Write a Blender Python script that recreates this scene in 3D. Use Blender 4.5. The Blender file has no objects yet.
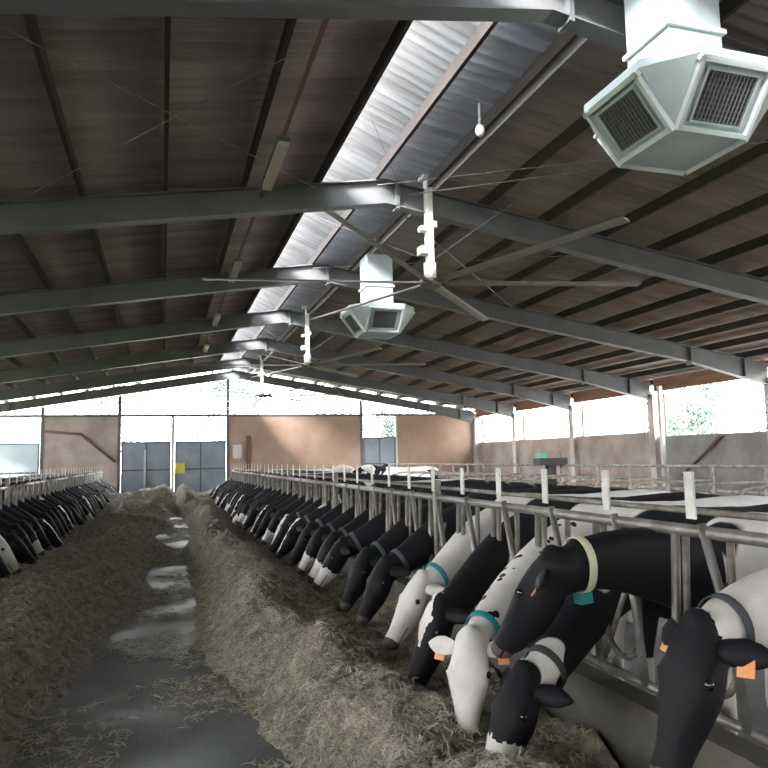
import bpy, bmesh, math, random
from mathutils import Vector, Matrix, noise
random.seed(7)
PI = math.pi
SC = bpy.context.scene
COL = SC.collection

# ------------------------------------------------------------------ camera
CAM_Z = 1.7
cd = bpy.data.cameras.new('camera'); cam = bpy.data.objects.new('camera', cd); COL.objects.link(cam)
cd.sensor_width = 36.0; cd.lens = 698.0 / 768.0 * 36.0; cd.clip_end = 400
R = Matrix(((0.95356, -0.01038, -0.30101), (-0.30034, -0.10606, -0.94792), (-0.02209, 0.99431, -0.10425)))
x_ = R.col[0].normalized(); y_ = (R.col[1] - x_ * R.col[1].dot(x_)).normalized(); z_ = x_.cross(y_)
M4 = Matrix((x_, y_, z_)).transposed().to_4x4(); M4.translation = (0, 0, CAM_Z)
cam.matrix_world = M4
SC.camera = cam
# ------------------------------------------------------------------ light
w = bpy.data.worlds.new('overcast_sky'); SC.world = w; w.use_nodes = True
nt = w.node_tree; bg = nt.nodes['Background']
tc = nt.nodes.new('ShaderNodeTexCoord'); sep = nt.nodes.new('ShaderNodeSeparateXYZ')
rmp = nt.nodes.new('ShaderNodeValToRGB')
rmp.color_ramp.elements[0].position = 0.0; rmp.color_ramp.elements[0].color = (1.0, 0.99, 0.97, 1)
rmp.color_ramp.elements[1].position = 0.7; rmp.color_ramp.elements[1].color = (0.86, 0.93, 1.0, 1)
nt.links.new(tc.outputs['Generated'], sep.inputs[0]); nt.links.new(sep.outputs['Z'], rmp.inputs[0])
nt.links.new(rmp.outputs[0], bg.inputs['Color']); bg.inputs['Strength'].default_value = 3.0
sd = bpy.data.lights.new('hazy_sun', 'SUN'); so = bpy.data.objects.new('hazy_sun', sd); COL.objects.link(so)
sd.energy = 5.5; sd.angle = math.radians(20); sd.color = (1.0, 0.98, 0.96)
so.rotation_euler = Vector((-1.0, -0.95, 0.78)).to_track_quat('Z', 'Y').to_euler()   # light comes from up left, in front
SC.view_settings.view_transform = 'Standard'; SC.view_settings.look = 'None'
SC.view_settings.gamma = 1.0; SC.view_settings.use_curve_mapping = False
SC.view_settings.exposure = 2.85

# ------------------------------------------------------------------ materials
def lin(c):
    return tuple(((v / 255) / 12.92 if v / 255 <= 0.04045 else ((v / 255 + 0.055) / 1.055) ** 2.4) for v in c)
def mat(name, rgb, rough=0.6, metal=0.0, rgb2=None, scale=4.0, detail=6.0, bump=0.0, bscale=None, stretch=None, lo=0.35, hi=0.65, spec=0.4):
    m = bpy.data.materials.new(name); m.use_nodes = True; n = m.node_tree.nodes; l = m.node_tree.links
    p = n['Principled BSDF']
    p.inputs['Roughness'].default_value = rough; p.inputs['Metallic'].default_value = metal
    p.inputs['Specular IOR Level'].default_value = spec
    p.inputs['Base Color'].default_value = (*rgb, 1)
    t = n.new('ShaderNodeTexCoord'); mp = n.new('ShaderNodeMapping'); l.new(t.outputs['Object'], mp.inputs[0])
    if stretch: mp.inputs['Scale'].default_value = stretch
    if rgb2:
        nz = n.new('ShaderNodeTexNoise'); nz.inputs['Scale'].default_value = scale; nz.inputs['Detail'].default_value = detail
        l.new(mp.outputs[0], nz.inputs['Vector'])
        r = n.new('ShaderNodeValToRGB'); r.color_ramp.elements[0].position = lo; r.color_ramp.elements[1].position = hi
        r.color_ramp.elements[0].color = (*rgb, 1); r.color_ramp.elements[1].color = (*rgb2, 1)
        l.new(nz.outputs[0], r.inputs[0]); l.new(r.outputs[0], p.inputs['Base Color'])
    if bump:
        nb = n.new('ShaderNodeTexNoise'); nb.inputs['Scale'].default_value = bscale or scale * 4; nb.inputs['Detail'].default_value = 8
        l.new(mp.outputs[0], nb.inputs['Vector'])
        b = n.new('ShaderNodeBump'); b.inputs['Strength'].default_value = bump; b.inputs['Distance'].default_value = 0.05
        l.new(nb.outputs[0], b.inputs['Height']); l.new(b.outputs[0], p.inputs['Normal'])
    return m
M = {}
M['sheet'] = mat('fibre_cement_sheet', (0.20, 0.168, 0.15), 0.85, rgb2=(0.31, 0.25, 0.225), scale=0.9, stretch=(0.5, 3, 1))
M['steel'] = mat('painted_grey_steel', (0.075, 0.077, 0.080), 0.5, rgb2=(0.11, 0.112, 0.12), scale=1.5, spec=0.5)
M['purlin'] = mat('dark_timber_purlin', (0.016, 0.012, 0.011), 0.8, rgb2=(0.03, 0.022, 0.019), scale=2)
M['galv'] = mat('galvanised_tube', (0.17, 0.158, 0.142), 0.45, 0.5, rgb2=(0.30, 0.29, 0.275), scale=7, bump=0.05)
M['galvdirty'] = mat('dirty_tube', (0.13, 0.11, 0.09), 0.6, 0.3, rgb2=(0.28, 0.27, 0.25), scale=9)
M['duct'] = mat('galvanised_duct_sheet', (0.32, 0.375, 0.40), 0.38, 0.2, rgb2=(0.41, 0.47, 0.495), scale=2.5, spec=0.5)
M['ducttrim'] = mat('bright_duct_edge', (0.50, 0.54, 0.55), 0.4, 0.1)
M['grille'] = mat('dark_grille_recess', (0.05, 0.05, 0.055), 0.7)
M['white'] = mat('white_paint', (0.55, 0.56, 0.56), 0.5, rgb2=(0.48, 0.48, 0.47), scale=6)
M['paddle'] = mat('pale_grey_plate', (0.45, 0.46, 0.42), 0.6, rgb2=(0.62, 0.63, 0.6), scale=12)
M['brown'] = mat('brown_render_panel', (0.29, 0.19, 0.14), 0.85, rgb2=(0.38, 0.275, 0.215), scale=0.7, bump=0.1)
M['pink'] = mat('dusty_concrete_panel', (0.30, 0.235, 0.21), 0.9, rgb2=(0.42, 0.36, 0.33), scale=1.1, bump=0.1)
M['greyp'] = mat('grey_concrete_panel', (0.20, 0.195, 0.20), 0.9, rgb2=(0.29, 0.28, 0.28), scale=1.5, bump=0.1)
M['gate'] = mat('blue_grey_sheet_gate', (0.20, 0.24, 0.28), 0.5, 0.2, rgb2=(0.27, 0.31, 0.35), scale=1.2)
M['bluep'] = mat('pale_blue_sheet', (0.42, 0.52, 0.58), 0.5, rgb2=(0.5, 0.6, 0.64), scale=2)
M['board'] = mat('brown_fascia_board', (0.17, 0.09, 0.055), 0.8, rgb2=(0.25, 0.15, 0.10), scale=3, stretch=(1, 0.3, 4))
M['column'] = mat('chalky_column_paint', (0.36, 0.30, 0.27), 0.8, rgb2=(0.62, 0.58, 0.56), scale=1.6, stretch=(1, 1, .5))
M['conc'] = mat('curb_concrete', (0.085, 0.078, 0.068), 0.9, rgb2=(0.15, 0.138, 0.12), scale=2, bump=0.3)
M['hay'] = mat('cut_hay', (0.19, 0.172, 0.13), 0.95, rgb2=(0.50, 0.465, 0.38), scale=14, detail=12, bump=1.0, bscale=40, lo=0.3, hi=0.7, spec=0.1)
M['strawa'] = mat('hay_strand', (0.34, 0.315, 0.245), 0.9, rgb2=(0.62, 0.58, 0.48), scale=9, spec=0.2, lo=.4, hi=.6)
M['bark'] = mat('bark', (0.12, 0.09, 0.07), 0.9, rgb2=(0.2, 0.16, 0.12), scale=6)
M['leaf'] = mat('leaf_green', (0.03, 0.05, 0.038), 0.6, rgb2=(0.055, 0.085, 0.062), scale=0.6)
M['grass'] = mat('meadow_grass', (0.16, 0.22, 0.08), 0.9, rgb2=(0.3, 0.34, 0.18), scale=0.3)
M['yard'] = mat('yard_concrete', (0.50, 0.47, 0.44), 0.9, rgb2=(0.6, 0.57, 0.54), scale=0.3)
M['bed'] = mat('straw_bedding', (0.25, 0.21, 0.15), 0.95, rgb2=(0.42, 0.37, 0.28), scale=3, bump=0.5)
M['fan'] = mat('fan_blade_aluminium', (0.24, 0.22, 0.20), 0.5, 0.2)
M['fandark'] = mat('fan_hub_dark', (0.10, 0.085, 0.075), 0.6)
M['lamp'] = mat('dusty_lamp_diffuser', (0.42, 0.36, 0.30), 0.5)
M['black'] = mat('black_rubber', (0.02, 0.02, 0.02), 0.6)
M['eye'] = mat('dark_eye', (0.01, 0.008, 0.008), 0.12, spec=0.8)
M['orange'] = mat('orange_ear_tag', (0.80, 0.33, 0.12), 0.5)
M['tagwhite'] = mat('white_ear_tag', (0.8, 0.8, 0.78), 0.5)
M['teal'] = mat('teal_collar_block', (0.02, 0.22, 0.24), 0.5)
M['strap'] = mat('dark_collar_strap', (0.05, 0.06, 0.065), 0.7)
M['strapy'] = mat('cream_collar_strap', (0.50, 0.50, 0.36), 0.7)
M['yellow'] = mat('yellow_plastic', (0.55, 0.5, 0.08), 0.5)
M['rust'] = mat('rusty_pipe', (0.14, 0.075, 0.06), 0.8)
M['green'] = mat('green_plastic', (0.05, 0.25, 0.18), 0.5)

def translucent_mat():
    m = bpy.data.materials.new('translucent_grey_sheet'); m.use_nodes = True; n = m.node_tree.nodes; l = m.node_tree.links
    p = n['Principled BSDF']; out = n['Material Output']; p.inputs['Roughness'].default_value = .5
    t = n.new('ShaderNodeTexCoord'); mp = n.new('ShaderNodeMapping'); mp.inputs['Scale'].default_value = (.6, 4, 1); l.new(t.outputs['Object'], mp.inputs[0])
    a = n.new('ShaderNodeTexNoise'); a.inputs['Scale'].default_value = 1.3; a.inputs['Detail'].default_value = 6; l.new(mp.outputs[0], a.inputs['Vector'])
    r = n.new('ShaderNodeValToRGB'); r.color_ramp.elements[0].position = .35; r.color_ramp.elements[0].color = (.24, .245, .26, 1); r.color_ramp.elements[1].position = .65; r.color_ramp.elements[1].color = (.37, .385, .42, 1)
    l.new(a.outputs[0], r.inputs[0]); l.new(r.outputs[0], p.inputs['Base Color'])
    tr = n.new('ShaderNodeBsdfTranslucent'); l.new(r.outputs[0], tr.inputs['Color']); mx = n.new('ShaderNodeMixShader'); mx.inputs[0].default_value = TRANSLUCENCY
    l.new(p.outputs[0], mx.inputs[1]); l.new(tr.outputs[0], mx.inputs[2]); l.new(mx.outputs[0], out.inputs['Surface'])
    return m
TRANSLUCENCY = .10
M['translucent'] = translucent_mat()
def floor_mat():
    m = bpy.data.materials.new('wet_alley_concrete'); m.use_nodes = True; n = m.node_tree.nodes; l = m.node_tree.links
    p = n['Principled BSDF']; t = n.new('ShaderNodeTexCoord')
    a = n.new('ShaderNodeTexNoise'); a.inputs['Scale'].default_value = 0.9; a.inputs['Detail'].default_value = 9; l.new(t.outputs['Object'], a.inputs['Vector'])
    r = n.new('ShaderNodeValToRGB'); e = r.color_ramp.elements
    e[0].position = 0.36; e[0].color = (0.115, 0.128, 0.132, 1); e[1].position = 0.62; e[1].color = (0.20, 0.225, 0.235, 1)
    l.new(a.outputs[0], r.inputs[0])
    b = n.new('ShaderNodeTexNoise'); b.inputs['Scale'].default_value = 35; b.inputs['Detail'].default_value = 6; l.new(t.outputs['Object'], b.inputs['Vector'])
    r2 = n.new('ShaderNodeValToRGB'); r2.color_ramp.elements[0].position = 0.52; r2.color_ramp.elements[1].position = 0.66
    r2.color_ramp.elements[0].color = (0, 0, 0, 1); r2.color_ramp.elements[1].color = (1, 1, 1, 1); l.new(b.outputs[0], r2.inputs[0])
    mx = n.new('ShaderNodeMixRGB'); mx.inputs['Color2'].default_value = (0.2, 0.18, 0.13, 1)
    l.new(r2.outputs[0], mx.inputs['Fac']); l.new(r.outputs[0], mx.inputs['Color1']); l.new(mx.outputs[0], p.inputs['Base Color'])
    r3 = n.new('ShaderNodeMapRange'); r3.inputs[1].default_value = 0.4; r3.inputs[2].default_value = 0.6
    r3.inputs[3].default_value = 0.8; r3.inputs[4].default_value = 0.55; l.new(a.outputs[0], r3.inputs[0]); l.new(r3.outputs[0], p.inputs['Roughness'])
    bm_ = n.new('ShaderNodeBump'); bm_.inputs['Strength'].default_value = 0.25; bm_.inputs['Distance'].default_value = 0.02
    l.new(b.outputs[0], bm_.inputs['Height']); l.new(bm_.outputs[0], p.inputs['Normal'])
    return m
M['floor'] = floor_mat()

def coat(name, thr=0.62, seed=0.0, head='black', spots=False, bodythr=None, xcut=None, scale=1.3):
    """black and white coat; noise above thr is white; head: black / white / muzzle / blaze / star"""
    m = bpy.data.materials.new(name); m.use_nodes = True; n = m.node_tree.nodes; l = m.node_tree.links
    p = n['Principled BSDF']; p.inputs['Roughness'].default_value = 0.62; p.inputs['Specular IOR Level'].default_value = 0.2
    t = n.new('ShaderNodeTexCoord'); mp = n.new('ShaderNodeMapping'); mp.inputs['Location'].default_value = (seed * 3.7, seed * 1.9, seed * 2.3)
    l.new(t.outputs['Object'], mp.inputs[0])
    def math_(op, a, b=None, c=None):
        q = n.new('ShaderNodeMath'); q.operation = op
        for i, v in enumerate((a, b, c)):
            if v is None: continue
            if isinstance(v, (int, float)): q.inputs[i].default_value = v
            else: l.new(v, q.inputs[i])
        return q.outputs[0]
    sx = n.new('ShaderNodeSeparateXYZ'); l.new(t.outputs['Object'], sx.inputs[0])
    if spots:
        v = n.new('ShaderNodeTexVoronoi'); v.inputs['Scale'].default_value = 11; v.inputs['Randomness'].default_value = 0.9; l.new(mp.outputs[0], v.inputs['Vector'])
        nz = n.new('ShaderNodeTexNoise'); nz.inputs['Scale'].default_value = 9; l.new(mp.outputs[0], nz.inputs['Vector'])
        whit = math_('GREATER_THAN', math_('ADD', v.outputs['Distance'], math_('MULTIPLY', nz.outputs[0], 0.25)), 0.40)
        whit = math_('MAXIMUM', whit, math_('LESS_THAN', sx.outputs[0], -0.42))
    else:
        nz = n.new('ShaderNodeTexNoise'); nz.inputs['Scale'].default_value = scale; nz.inputs['Detail'].default_value = 2.5; nz.inputs['Distortion'].default_value = 0.4
        l.new(mp.outputs[0], nz.inputs['Vector'])
        base = nz.outputs[0]
        if xcut is not None:   # neck forward of xcut turns white or black
            q = math_('GREATER_THAN', sx.outputs[0], xcut[0])
            base = math_('ADD', base, math_('MULTIPLY', q, xcut[1]))
        mr = n.new('ShaderNodeMapRange'); mr.inputs[1].default_value = thr - 0.008; mr.inputs[2].default_value = thr + 0.008; l.new(base, mr.inputs[0])
        whit = mr.outputs[0]
    at = n.new('ShaderNodeAttribute'); at.attribute_name = 'hd'; s = n.new('ShaderNodeSeparateXYZ'); l.new(at.outputs['Vector'], s.inputs[0])
    u, v_, w_ = s.outputs[0], s.outputs[1], s.outputs[2]
    wob = n.new('ShaderNodeTexNoise'); wob.inputs['Scale'].default_value = 14; l.new(mp.outputs[0], wob.inputs['Vector'])
    wv = math_('MULTIPLY', math_('SUBTRACT', wob.outputs[0], 0.5), 0.12)
    isH = math_('GREATER_THAN', u, 0.02)
    if head == 'white': hw = math_('GREATER_THAN', u, -5)
    elif head == 'muzzle': hw = math_('GREATER_THAN', math_('ADD', u, math_('MULTIPLY', wv, 2)), 0.56)
    elif head == 'blaze': hw = math_('MULTIPLY', math_('LESS_THAN', math_('ABSOLUTE', math_('ADD', v_, wv)), 0.045), math_('GREATER_THAN', w_, 0.0))
    elif head == 'star': hw = math_('MULTIPLY', math_('LESS_THAN', math_('ADD', math_('MULTIPLY', math_('ABSOLUTE', v_), 5.0), math_('ABSOLUTE', math_('SUBTRACT', u, 0.24))), math_('ADD', 0.33, math_('MULTIPLY', wv, 4))), math_('GREATER_THAN', w_, 0.0))
    else: hw = math_('GREATER_THAN', u, 5.0)
    if head == 'white':
        isH = math_('GREATER_THAN', u, -0.1)
    mxf = n.new('ShaderNodeMix'); l.new(isH, mxf.inputs[0]); l.new(whit, mxf.inputs[2]); l.new(hw, mxf.inputs[3])
    f = mxf.outputs[0]
    # lower legs white, dirty
    legw = math_('LESS_THAN', sx.outputs[2], 0.38)
    f = math_('MAXIMUM', f, math_('MULTIPLY', legw, math_('LESS_THAN', u, -0.5)))
    cn = n.new('ShaderNodeTexNoise'); cn.inputs['Scale'].default_value = 5; cn.inputs['Detail'].default_value = 5; l.new(mp.outputs[0], cn.inputs['Vector'])
    rb = n.new('ShaderNodeValToRGB'); rb.color_ramp.elements[0].color = (0.005, 0.006, 0.009, 1); rb.color_ramp.elements[1].color = (0.012, 0.012, 0.016, 1)
    rw = n.new('ShaderNodeValToRGB'); rw.color_ramp.elements[0].position = 0.3; rw.color_ramp.elements[0].color = (0.60, 0.57, 0.53, 1); rw.color_ramp.elements[1].position = 0.6; rw.color_ramp.elements[1].color = (0.74, 0.72, 0.70, 1)
    l.new(cn.outputs[0], rb.inputs[0]); l.new(cn.outputs[0], rw.inputs[0])
    mc = n.new('ShaderNodeMixRGB'); l.new(f, mc.inputs['Fac']); l.new(rb.outputs[0], mc.inputs['Color1']); l.new(rw.outputs[0], mc.inputs['Color2'])
    # nose leather and nostrils
    nose = math_('GREATER_THAN', math_('ADD', u, math_('MULTIPLY', wv, .5)), 0.90)
    aw = math_('SUBTRACT', math_('ABSOLUTE', v_), 0.040); uu = math_('MULTIPLY', math_('SUBTRACT', u, 0.965), 0.575); ww2 = math_('SUBTRACT', w_, 0.012)
    dist = math_('ADD', math_('ADD', math_('MULTIPLY', aw, aw), math_('MULTIPLY', uu, uu)), math_('MULTIPLY', ww2, ww2))
    nostril = math_('LESS_THAN', dist, 0.00028)
    mouth = math_('MULTIPLY', math_('LESS_THAN', math_('ABSOLUTE', math_('ADD', w_, 0.038)), 0.005), math_('GREATER_THAN', u, 0.66))
    dark = math_('MAXIMUM', nostril, mouth)
    nose2 = n.new('ShaderNodeMixRGB'); l.new(nose, nose2.inputs['Fac']); l.new(mc.outputs[0], nose2.inputs['Color1']); nose2.inputs['Color2'].default_value = (0.10, 0.08, 0.08, 1)
    nose3 = n.new('ShaderNodeMixRGB'); l.new(dark, nose3.inputs['Fac']); l.new(nose2.outputs[0], nose3.inputs['Color1']); nose3.inputs['Color2'].default_value = (0.012, 0.01, 0.01, 1)
    l.new(nose3.outputs[0], p.inputs['Base Color'])
    hb = n.new('ShaderNodeTexNoise'); hb.inputs['Scale'].default_value = 60; l.new(mp.outputs[0], hb.inputs['Vector'])
    b = n.new('ShaderNodeBump'); b.inputs['Strength'].default_value = 0.15; b.inputs['Distance'].default_value = 0.01; l.new(hb.outputs[0], b.inputs['Height']); l.new(b.outputs[0], p.inputs['Normal'])
    return m

# ------------------------------------------------------------------ mesh helpers
class MB:
    def __init__(s): s.v = []; s.f = []; s.sm = []
    def box(s, c, d, rot=None):
        b = len(s.v)
        for i in range(8):
            p = Vector(((i & 1) - .5, ((i >> 1) & 1) - .5, ((i >> 2) & 1) - .5)); p = Vector((p.x * d[0], p.y * d[1], p.z * d[2]))
            if rot: p = rot @ p
            s.v.append(p + Vector(c))
        for q in ((0, 2, 3, 1), (4, 5, 7, 6), (0, 1, 5, 4), (2, 6, 7, 3), (0, 4, 6, 2), (1, 3, 7, 5)):
            s.f.append(tuple(b + k for k in q)); s.sm.append(False)
        return s
    def bb(s, x0, x1, y0, y1, z0, z1): return s.box(((x0 + x1) / 2, (y0 + y1) / 2, (z0 + z1) / 2), (x1 - x0, y1 - y0, z1 - z0))
    def rings(s, rings, cap=True, smooth=True):
        b = len(s.v); k = len(rings[0])
        for r in rings: s.v += [Vector(p) for p in r]
        for i in range(len(rings) - 1):
            for j in range(k):
                s.f.append((b + i * k + j, b + i * k + (j + 1) % k, b + (i + 1) * k + (j + 1) % k, b + (i + 1) * k + j)); s.sm.append(smooth)
        if cap:
            s.f.append(tuple(b + j for j in reversed(range(k)))); s.sm.append(False)
            e = b + (len(rings) - 1) * k; s.f.append(tuple(e + j for j in range(k))); s.sm.append(False)
        return s
    def tube(s, pts, r, n=8, cap=True):
        pts = [Vector(p) for p in pts]; rs = r if isinstance(r, (list, tuple)) else [r] * len(pts)
        rings = []; up = None
        for i, p in enumerate(pts):
            t = (pts[min(i + 1, len(pts) - 1)] - pts[max(i - 1, 0)]).normalized()
            if up is None: up = Vector((0, 0, 1)) if abs(t.z) < .9 else Vector((1, 0, 0))
            a = t.cross(up).normalized(); b_ = a.cross(t).normalized(); up = b_
            rings.append([p + a * (math.cos(2 * PI * j / n) * rs[i]) + b_ * (math.sin(2 * PI * j / n) * rs[i]) for j in range(n)])
        return s.rings(rings, cap)
    def ell(s, c, r, n=12, m=8, rot=None):
        rings = []
        for i in range(1, m):
            a = PI * i / m
            ring = []
            for j in range(n):
                p = Vector((r[0] * math.sin(a) * math.cos(2 * PI * j / n), r[1] * math.sin(a) * math.sin(2 * PI * j / n), r[2] * math.cos(a)))
                if rot: p = rot @ p
                ring.append(p + Vector(c))
            rings.append(ring)
        return s.rings(rings)
    def poly(s, pts): # one face
        b = len(s.v); s.v += [Vector(p) for p in pts]; s.f.append(tuple(range(b, b + len(pts)))); s.sm.append(False); return s
    def extr(s, prof, a, b): # prof list of offsets (Vectors) swept from a to b
        return s.rings([[Vector(a) + Vector(p) for p in prof], [Vector(b) + Vector(p) for p in prof]], True, False)
    def mesh(s, name):
        m = bpy.data.meshes.new(name); m.from_pydata([tuple(v) for v in s.v], [], s.f)
        for p, q in zip(m.polygons, s.sm): p.use_smooth = q
        m.update()
        b = bmesh.new(); b.from_mesh(m); bmesh.ops.recalc_face_normals(b, faces=b.faces); b.to_mesh(m); b.free()
        return m
    def build(s, name, m, parent=None):
        o = bpy.data.objects.new(name, s.mesh(name)); COL.objects.link(o); o.data.materials.append(m)
        if parent is not None: o.parent = parent
        return o
def tag(o, label=None, cat=None, group=None, kind=None):
    if label: o['label'] = label
    if cat: o['category'] = cat
    if group: o['group'] = group
    if kind: o['kind'] = kind
    return o
def empty(name, loc=(0, 0, 0), rz=0.0):
    o = bpy.data.objects.new(name, None); COL.objects.link(o); o.location = loc; o.rotation_euler = (0, 0, rz); o.empty_display_size = 0.2
    return o
def copy_tree(o, parent=None):
    c = o.copy(); COL.objects.link(c); c.parent = parent
    for ch in list(o.children): copy_tree(ch, c)
    return c
def struct(o, label=None):
    o['kind'] = 'structure'
    if label: o['label'] = label
    return o
def arc(c, r, a0, a1, n, ax):  # points on arc in the plane ax=(u,v)
    u, v = Vector(ax[0]), Vector(ax[1])
    return [Vector(c) + u * (r * math.cos(a0 + (a1 - a0) * i / n)) + v * (r * math.sin(a0 + (a1 - a0) * i / n)) for i in range(n + 1)]

# ------------------------------------------------------------------ the barn
RX = 3.35                       # ridge line
XL, XR = -9.7, 16.4             # side walls
YE = 35.0; Y0 = -14.7
def ztop(x): return 6.12 - 0.16 * abs(x - RX)      # top of rafter
FR = [-14.7, -9.7, -4.7, 0.3, 5.3, 10.3, 15.3, 20.3, 25.3, 30.3, 34.8]

struct(MB().bb(XL, XR, Y0, YE, -0.2, 0).build('floor', M['floor']))
struct(MB().bb(-90, 110, -60, 130, -0.5, -0.21).build('ground', M['grass']), 'pale meadow around the barn')
o = struct(MB().bb(XR + .3, 34, -14, 60, -0.4, -0.1).build('yard', M['yard']), 'concrete yard outside the right wall')
o = struct(MB().bb(XL, XR, Y0 - 14, Y0 - .01, -0.3, -0.02).build('front_yard', M['yard']), 'concrete yard before the front end')
o = struct(MB().bb(-12, XR + .3, YE + .35, YE + 14, -0.3, -0.02).build('rear_yard', M['yard']), 'concrete yard behind the end wall')

def corr(x0, x1, zf, name, label, thick=0.012, overs=None, m='sheet'):
    n = 5; pitch = 0.177; ys = []
    y = Y0 - 0.4
    while y < YE + 0.5: ys.append(y); y += pitch / n
    rings = []
    xs = [x0, x1] if overs is None else overs
    mb = MB(); top = []; 
    for yv in ys:
        h = 0.025 * math.sin(2 * PI * yv / pitch)
        top.append([(x, yv, zf(x) + h) for x in xs] )
    k = len(xs)
    for r in top:
        mb.v += [Vector(p) for p in r]
    for r in top:
        mb.v += [Vector((p[0], p[1], p[2] + thick)) for p in r]
    N = len(ys)
    for lay in (0, 1):
        b = lay * N * k
        for i in range(N - 1):
            for j in range(k - 1):
                mb.f.append((b + i * k + j, b + i * k + j + 1, b + (i + 1) * k + j + 1, b + (i + 1) * k + j)); mb.sm.append(False)
    b = N * k
    for i in range(N - 1):
        for j in (0, k - 1):
            mb.f.append((i * k + j, (i + 1) * k + j, b + (i + 1) * k + j, b + i * k + j)); mb.sm.append(False)
    return struct(mb.build(name, M[m]), label)
corr(XL - .9, 2.4, lambda x: ztop(x) + .20, 'ceiling_left', 'dark corrugated roof sheeting over the left slope')
def zr(x): return ztop(x) + .20 if x >= RX else 6.32 + 0.42 * (RX - x)
corr(2.45, 4.15, zr, 'ceiling_ridge', 'translucent corrugated sheets along the ridge', overs=[2.45, RX, 4.15], m='translucent')
corr(4.12, XR + 1.0, lambda x: zr(x) + .014, 'ceiling_right', 'corrugated roof sheeting over the right slope', overs=[4.12, 8, XR + 1.0])

# purlins
px = [0.0 - 1.12 * k for k in range(0, 9)] + [1.12, 2.27, 3.2, 4.05, 5.12, 6.25, 7.38] + [7.38 + 1.13 * k for k in range(1, 9)]
for x in sorted(px):
    m = MB(); z = ztop(x) + 0.09
    sl = -0.16 if x > RX else 0.16
    m.bb(x - .026, x + .026, Y0 - .3, YE + .3, z - .09, z + .08)
    struct(m.build('roof_purlin', M['purlin']), 'dark timber purlin running under the roof sheets')
# white tube drawn as the white strip beside a purlin, right of the ridge
c = MB().tube([(4.19, Y0, ztop(4.1) + .05), (4.19, YE, ztop(4.1) + .05)], 0.034)
tag(c.build('white_tube', M['white']), 'long white tube under the roof just right of the ridge', 'pipe')
# cable tray on left with dusty lamps
c = MB().bb(1.36, 1.40, Y0, 28, 5.66, 5.70)
tag(c.build('cable_tray', M['rust']), 'thin brown cable tray along the left slope carrying the lamps', 'cable tray')
lamp0 = None
LN = ['nearest', 'second nearest', 'third', 'fourth', 'farthest']
for i, y in enumerate([4.0, 8.95, 14.4, 19.5, 24.5]):
    if i == 0: continue
    if lamp0 is None:
        l0 = empty('tube_lamp', (1.38, y, 5.6)); MB().box((0, 0, .03), (.16, 1.5, .05)).build('lamp_housing', M['steel'], l0)
        MB().box((0, 0, -.03), (.13, 1.46, .07)).build('lamp_diffuser', M['lamp'], l0); lamp0 = l0; o = l0
    else: o = copy_tree(lamp0)
    o.location = (1.38, y, 5.6)
    tag(o, 'unlit dusty tube lamp under the left roof slope, %s of four from the camera' % ['', 'nearest', 'second', 'third', 'farthest'][i], 'lamp', 'tube lamps under the left slope')

# rafters (tapered I beams) and columns
def ibeam(mb, x0, x1, y, d0=0.40, d1=0.40, t0=None, fl=0.2):
    """web plus flanges between x0 and x1, following the roof slope"""
    za, zb = ztop(x0), ztop(x1)
    def sl(off0, off1, th, w):
        prof = [(x0, off0), (x1, off1)]
        mb.rings([[(x0, y - w, za - off0), (x0, y + w, za - off0), (x0, y + w, za - off0 - th), (x0, y - w, za - off0 - th)],
                  [(x1, y - w, zb - off1), (x1, y + w, zb - off1), (x1, y + w, zb - off1 - th), (x1, y - w, zb - off1 - th)]], True, False)
    sl(0, 0, .02, fl / 2); sl(d0 - .02, d1 - .02, .02, fl / 2)
    mb.rings([[(x0, y - .008, za - .02), (x0, y + .008, za - .02), (x0, y + .008, za - d0 + .02), (x0, y - .008, za - d0 + .02)],
              [(x1, y - .008, zb - .02), (x1, y + .008, zb - .02), (x1, y + .008, zb - d1 + .02), (x1, y - .008, zb - d1 + .02)]], True, False)
def plate(mb, x, y, z0, z1): mb.bb(x - .012, x + .012, y - .1, y + .1, z0, z1)
for i, y in enumerate(FR):
    mb = MB()
    ibeam(mb, XL + .25, RX, y, .42, .40); ibeam(mb, RX, 13.5, y, .40, .42); ibeam(mb, 13.5, XR - .25, y, .42, .62)
    for x in (3.53, 3.56): plate(mb, x, y, ztop(x) - .44, ztop(x) + .02)
    for x in (13.5, 15.3, XL + 1.3, XL + 3.1): plate(mb, x, y, ztop(x) - .5, ztop(x))
    struct(mb.build('steel_rafter', M['steel']), 'grey steel roof rafter spanning the barn at frame %d' % (i + 1))
    for sx_, x in ((-1, XL), (1, XR)):
        if i == len(FR) - 1 and False: pass
        mb = MB(); h = ztop(x) - (.35 if sx_ > 0 else .1)
        mb.bb(x - .28, x - .24, y - .15, y + .15, 0, h); mb.bb(x + .24, x + .28, y - .15, y + .15, 0, h); mb.bb(x - .24, x + .24, y - .09, y + .09, 0, h)
        struct(mb.build('steel_column', M['column']), 'pale painted steel column carrying a rafter')

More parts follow.
